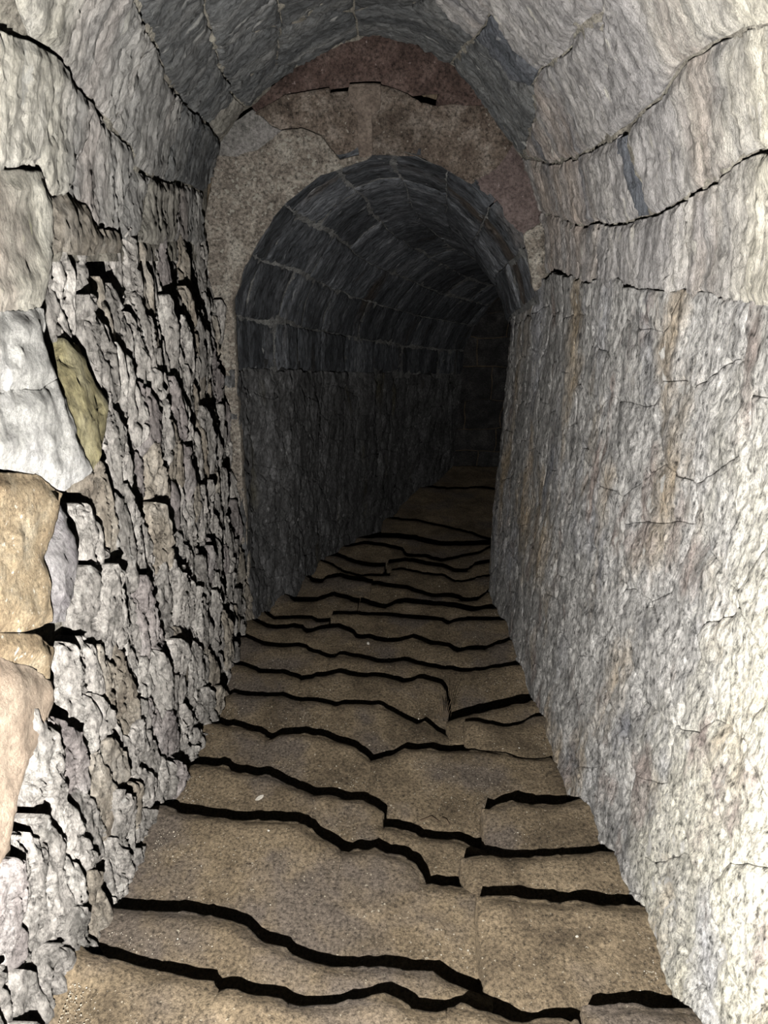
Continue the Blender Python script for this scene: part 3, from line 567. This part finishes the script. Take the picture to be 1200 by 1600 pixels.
# ---- inner left wall
def SL_(a, b, h): return surface(2, a, b, h)
def relief_il(q):
    P3 = S2(q[:, 0], q[:, 1], 0*q[:, 0]); return .022*fbm(P3, 3.2, 3, 44)+.012*fbm(P3, 12, 3, 45)+.010*ridge(P3*np.array([1, 1, .4]), 24, 2, 46)+.006*fbm(P3*np.array([1, 1, .4]), 40, 2, 47)-.014*sstep(1-np.abs(noise(P3*np.array([1, 1, .12]), 7, 48)), .93, 1)
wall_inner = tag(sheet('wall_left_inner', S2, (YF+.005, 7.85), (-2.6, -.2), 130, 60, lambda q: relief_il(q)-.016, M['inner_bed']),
    'dark left wall of the inner passage, curving to the right', kind='structure')
seeds = scatter(None, (YF, 7.8, -2.1, -.26), .26, .20, .34, 31)
for i, poly in cells(seeds, [True]*len(seeds), [(YF+.005, -2.1), (7.8, -2.1), (7.8, -.26), (YF+.005, -.26)], .75, 1.):
    r = np.random.RandomState(i+800); h0 = r.uniform(-.008, .012)
    def hf(q, d, h0=h0): return h0*.4-.004*(1-sstep(d, 0, .012))+relief_il(q)
    c = poly.mean(0)
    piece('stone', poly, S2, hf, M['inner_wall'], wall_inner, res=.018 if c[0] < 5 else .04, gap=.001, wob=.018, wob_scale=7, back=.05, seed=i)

# ---- the far wall where the passage turns away
YE = 7.7
def SE(a, b, h): return np.stack([a, YE-h+0*a, b+0*a], -1)
wall_end = tag(sheet('wall_back', SE, (-.2, 3.4), (-3.2, .2), 60, 60, lambda q: -.03+.01*fbm(q, 6, 3, 9), M['earth']),
    'far dark wall of large squared stones where the passage turns', kind='structure')
row = -2.75
rs = np.random.RandomState(15)
while row < -.1:
    hgt = rs.uniform(.26, .38); a = .1+rs.uniform(0, .2)
    while a < 2.9:
        w = rs.uniform(.3, .6); h0 = rs.uniform(-.01, .03)
        def hf(q, d, h0=h0): return h0-.02*(1-sstep(d, 0, .04))+.02*fbm(q, 6, 3, 71)
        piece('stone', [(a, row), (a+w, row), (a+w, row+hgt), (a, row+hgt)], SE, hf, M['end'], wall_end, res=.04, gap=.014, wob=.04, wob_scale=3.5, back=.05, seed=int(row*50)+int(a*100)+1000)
        a += w
    row += hgt

# ---- earth under the stairs
def SG(a, b, h): return np.stack([a, b+0*a, -SLOPE*np.minimum(np.maximum(b, .2), 6.)-.26-.02*a+h-np.maximum(0, b-6)*.1], -1)
floor = tag(sheet('floor', SG, (-1.1, 3.4), (-.6, 8.), 60, 110, lambda q: .015*fbm(q, 5, 3, 5), M['earth']),
    'packed brown earth bed beneath the stair stones', kind='structure')

# ================================================================== the stairs
stairs = bpy.data.objects.new('stone_staircase', None); COL.objects.link(stairs); stairs.location = (0, .9, -.4)
bpy.context.view_layer.update()
tag(stairs, 'worn brown stone staircase of broken irregular steps leading down into the dark', 'staircase')
TREADS = []
def path_dist(P, path):
    d = np.full(len(P), 1e9)
    for a, b in zip(path[:-1], path[1:]):
        ab = b-a; t = np.clip(((P-a)@ab)/max(1e-12, ab@ab), 0, 1)
        d = np.minimum(d, np.hypot(*(P-a-t[:, None]*ab).T))
    return d
def step(z, yb, nose, xl=None, xr=None, seed=0, skirt=.2, owner=None, free_l=False, free_r=False):
    nose = [tuple(p) for p in nose]
    pts = list(nose)
    if xl is not None: pts = [(xl, pts[0][1]+.01)]+pts
    if xr is not None: pts = pts+[(xr, pts[-1][1])]
    poly = [(pts[-1][0], yb), (pts[0][0], yb)]+pts
    P = np.array(poly)
    lump = .034 if nose[0][1] < 1.05 and z < -.3 and yb == .3 else .004
    free = np.array(([(pts[0][0], yb)] if free_l else [])+pts+([(pts[-1][0], yb)] if free_r else []))
    def S(a, b, h): return np.stack([a, b+0*a, z+h+0*a], -1)
    def hf(q, d):
        P3 = np.c_[q, np.full(len(q), z)]
        dn = path_dist(q, free)
        return -.024*(1-sstep(dn, 0, .05))**2+.010*fbm(P3, 5, 3, 81)+.0045*fbm(P3, 28, 3, 82)+lump*fbm(P3, 7, 2, 83)+.004
    o = piece('step_stone', P, S, hf, M['step'], owner or stairs, res=.02 if nose[0][1] < 2.2 else .035, gap=0., wob=.009, wob_scale=24, back=skirt, seed=seed)
    TREADS.append((z, P, free)); return o
def riser_group(y, z):
    e = bpy.data.objects.new('step', None); COL.objects.link(e); e.empty_display_size = .1
    e.location = (0, y, z); e.parent = stairs; e.matrix_parent_inverse = Matrix.Translation(-stairs.location); return e
owners = {}
for k, (c, z, yb, nose) in enumerate(STEPS):
    if c == 'V': continue
    if c not in owners: owners[c] = riser_group(nose[0][1], z)
    xl = np.interp(nose[0][1], LX[:, 0], LX[:, 1])-.05 if nose[0][0] < np.interp(nose[0][1], LX[:, 0], LX[:, 1])+.16 else None
    xr = np.interp(nose[-1][1], RX[:, 0], RX[:, 1])+.05 if nose[-1][0] > np.interp(nose[-1][1], RX[:, 0], RX[:, 1])-.16 else None
    nose = list(nose)
    if c == 'D' and nose[-1][0] > .1: nose.append((.25, nose[-1][1]-.01))
    if c == 'B': nose.append((.23, nose[-1][1]-.03))
    if c == 'F' and nose[-1][0] > .2: nose.append((.31, nose[-1][1]-.02))
    if c == 'I' and nose[-1][0] > .2: nose.append((.3, nose[-1][1]-.01))
    o = step(z, yb, nose, xl, xr, seed=k, owner=owners[c], free_l=c in 'CEGJ')
    if c == 'C': o['label'] = 'large squared block set against the right wall'
# behind the nearest row, under the photographer
g = riser_group(.37, -.29)
for k, (x0, x1) in enumerate([(-.80, -.3), (-.3, .2), (.2, .72)]): step(-.29, -.35, [(x0, .37), ((x0+x1)/2, .38), (x1, .36)], seed=200+k, owner=g)
# landing at the turn
g = riser_group(6.9, -2.43); g2 = riser_group(7.6, -2.55)
for k, (x0, x1, y0, y1, z) in enumerate([(-.2, .45, 5.7, 6.98, -2.425), (.45, 1.05, 5.7, 6.97, -2.43), (1.05, 1.6, 5.7, 6.8, -2.428), (.1, .9, 6.8, 7.72, -2.55), (.9, 2.2, 6.6, 7.72, -2.555)]):
    step(z, y0, [(x0, y1), ((x0+x1)*.5, y1+.015), (x1, y1-.01)], seed=300+k, owner=g if k < 3 else g2)

# ================================================================== loose things on the stairs
def top_z(x, y):
    zz = np.full(len(x), -9.); P = np.c_[x, y]
    dd = np.full(len(x), 9.)
    for z, poly, free in TREADS:
        i = inside(P, poly) & (z > zz)
        zz[i] = z; dd[i] = path_dist(P[i], free)
    return np.where(dd > .075, zz, -9.)
rs = np.random.RandomState(99)
n = 16000
yy = .8+rs.rand(n)**1.5*4.6
xl = np.interp(yy, LX[:, 0], LX[:, 1]); xr = np.interp(yy, RX[:, 0], RX[:, 1])
u = rs.rand(n); side = rs.rand(n)
u = np.where(side < .38, u**2.2, np.where(side < .8, 1-u**2.2*.9, u))
xx = xl+.03+(xr-xl-.06)*u
zz = top_z(xx, yy); q = np.c_[xx, yy, zz]; q = q[zz > -8]
q[:, 2] += .010*fbm(q, 5, 3, 81)+.0035*fbm(q, 28, 3, 82)+.003
oct_ = np.array([(1,0,0),(-1,0,0),(0,1,0),(0,-1,0),(0,0,1),(0,0,-1)], float)
of = [(0,2,4),(2,1,4),(1,3,4),(3,0,4),(2,0,5),(1,2,5),(3,1,5),(0,3,5)]
V_ = []; F_ = []
for p in q:
    s = .0011+.0016*rs.rand()**2.5+(.002 if rs.rand() < .02 else 0); b0 = len(V_)
    a = rs.rand()*6.3; R_ = np.array([[math.cos(a), -math.sin(a), 0], [math.sin(a), math.cos(a), 0], [0, 0, 1]])
    V_ += [tuple(p+(R_@(v*s*rs.uniform(.6, 1.3, 3)))) for v in oct_]; F_ += [tuple(b0+i for i in f) for f in of]
tag(link('gravel', V_, F_, M['grit'], smooth=False), 'loose pale grit and tiny pebbles strewn over the steps', 'gravel', kind='stuff')

def tube(pts, rad):
    pts = np.array(pts); V_ = []; F_ = []
    for i, p in enumerate(pts):
        t = pts[min(i+1, len(pts)-1)]-pts[max(i-1, 0)]; t /= np.linalg.norm(t)
        a = np.cross(t, (0, 0, 1.)); a /= np.linalg.norm(a); b = np.cross(a, t)
        r = rad*(1-.5*i/(len(pts)-1))
        for k in range(6): V_.append(p+r*(math.cos(k*1.047)*a+math.sin(k*1.047)*b))
    for i in range(len(pts)-1):
        for k in range(6): F_.append((i*6+k, i*6+(k+1) % 6, (i+1)*6+(k+1) % 6, (i+1)*6+k))
    F_.append(tuple(range(5, -1, -1))); F_.append(tuple(range(len(pts)*6-6, len(pts)*6)))
    return V_, F_

def lift(p, h): return (p[0], p[1], p[2]+h)
def ground(p): return .010*fbm(np.array([p]), 5, 3, 81)[0]+.004
TW = [[(x, y, max([zz for zz, poly, _ in TREADS if inside(np.array([(x, y)]), poly)[0]], default=z)) for x, y, z in t] for t in [[(0.081, 1.734, -0.845), (0.119, 1.746, -0.845), (0.148, 1.728, -0.845)], [(0.157, 1.749, -0.845), (0.17, 1.734, -0.845), (0.182, 1.716, -0.845)]]]
for pts, lab in zip(TW, ['bent dark twig lying on the wide step, left of the pair', 'short straight dark twig lying on the wide step, right of the pair']):
    V_, F_ = tube([lift(p, ground(p)+h) for p, h in zip(pts, (.004, .012, .006))], .003)
    tag(link('twig', V_, F_, M['twig']), lab, 'twig', 'twigs on the steps')
def flake(name, p, lx, ly, hz, rot, mat, label, cat, seed):
    """a small flat irregular piece lying on a step"""
    r = np.random.RandomState(seed); n = 9; V_ = []; F_ = []
    zt = max([z for z, poly, _ in TREADS if inside(np.array([p[:2]]), poly)[0]], default=p[2]); p = (p[0], p[1], zt-.001)
    for lev, (sc, z) in enumerate([(.85, 0), (1, .5), (.7, 1)]):
        for k in range(n):
            t = k*2*math.pi/n; rr = sc*(1+.3*(r.rand()-.5)); x, y = lx*rr*math.cos(t), ly*rr*math.sin(t)
            V_.append((p[0]+x*math.cos(rot)-y*math.sin(rot), p[1]+x*math.sin(rot)+y*math.cos(rot), p[2]+ground(p)-.002+z*hz))
    for l in range(2):
        for k in range(n): F_.append((l*n+k, l*n+(k+1) % n, (l+1)*n+(k+1) % n, (l+1)*n+k))
    F_.append(tuple(range(n-1, -1, -1))); F_.append(tuple(range(2*n, 3*n)))
    return tag(link(name, V_, F_, M[mat], smooth=False), label, cat)
flake('dead_leaf', (-0.017, 1.79, -0.845), .014, .006, .004, .6, 'leaf', 'small dark dead leaf beside the broken step corner', 'leaf', 1)
flake('stone_chip', (-0.468, 1.718, -0.722), .022, .009, .006, .8, 'chip', 'long white stone chip on the second broad left step', 'stone chip', 2)
for k, (p, s, lab) in enumerate([((0.459, 1.125, -0.474), 0.0045, 'white pebble near the middle of the near right block'), ((0.554, 1.121, -0.474), 0.004, 'white pebble toward the wall on the near right block'), ((0.606, 1.044, -0.474), 0.004, 'white pebble in the lower wall corner of the near right block'), ((0.488, 1.015, -0.474), 0.004, 'white pebble at the lower edge of the near right block'), ((-0.103, 3.764, -1.436), 0.011, 'pale stone lump alone on a far dark step'), ((-0.165, 3.103, -1.135), 0.01, 'pale flake on the middle of a dark step'), ((-0.392, 1.499, -0.598), 0.004, 'white pebble on the big near left step')]):
    flake('pebble', p, s, s*.8, s*.9, k, 'chip', lab, 'pebble', 10+k)['group'] = 'white pebbles on the steps'
tuft = bpy.data.objects.new('root_tuft', None); COL.objects.link(tuft); tuft.location = (0.189, 2.295, -0.908)
bpy.context.view_layer.update()
tag(tuft, 'dry dark root tuft growing from the step joint', 'root tuft')
for k in range(7):
    a = -.5+.18*k; b = Vector(tuft.location)+Vector((.01*(k-3)*.5, 0, -.01)); l = .05+.02*(k % 3)
    V_, F_ = tube([tuple(b), tuple(b+Vector((.25*l*math.sin(a), .2*l, .5*l))), tuple(b+Vector((.7*l*math.sin(a), .45*l, .9*l)))], .0014)
    link('strand', V_, F_, M['twig'], tuft)
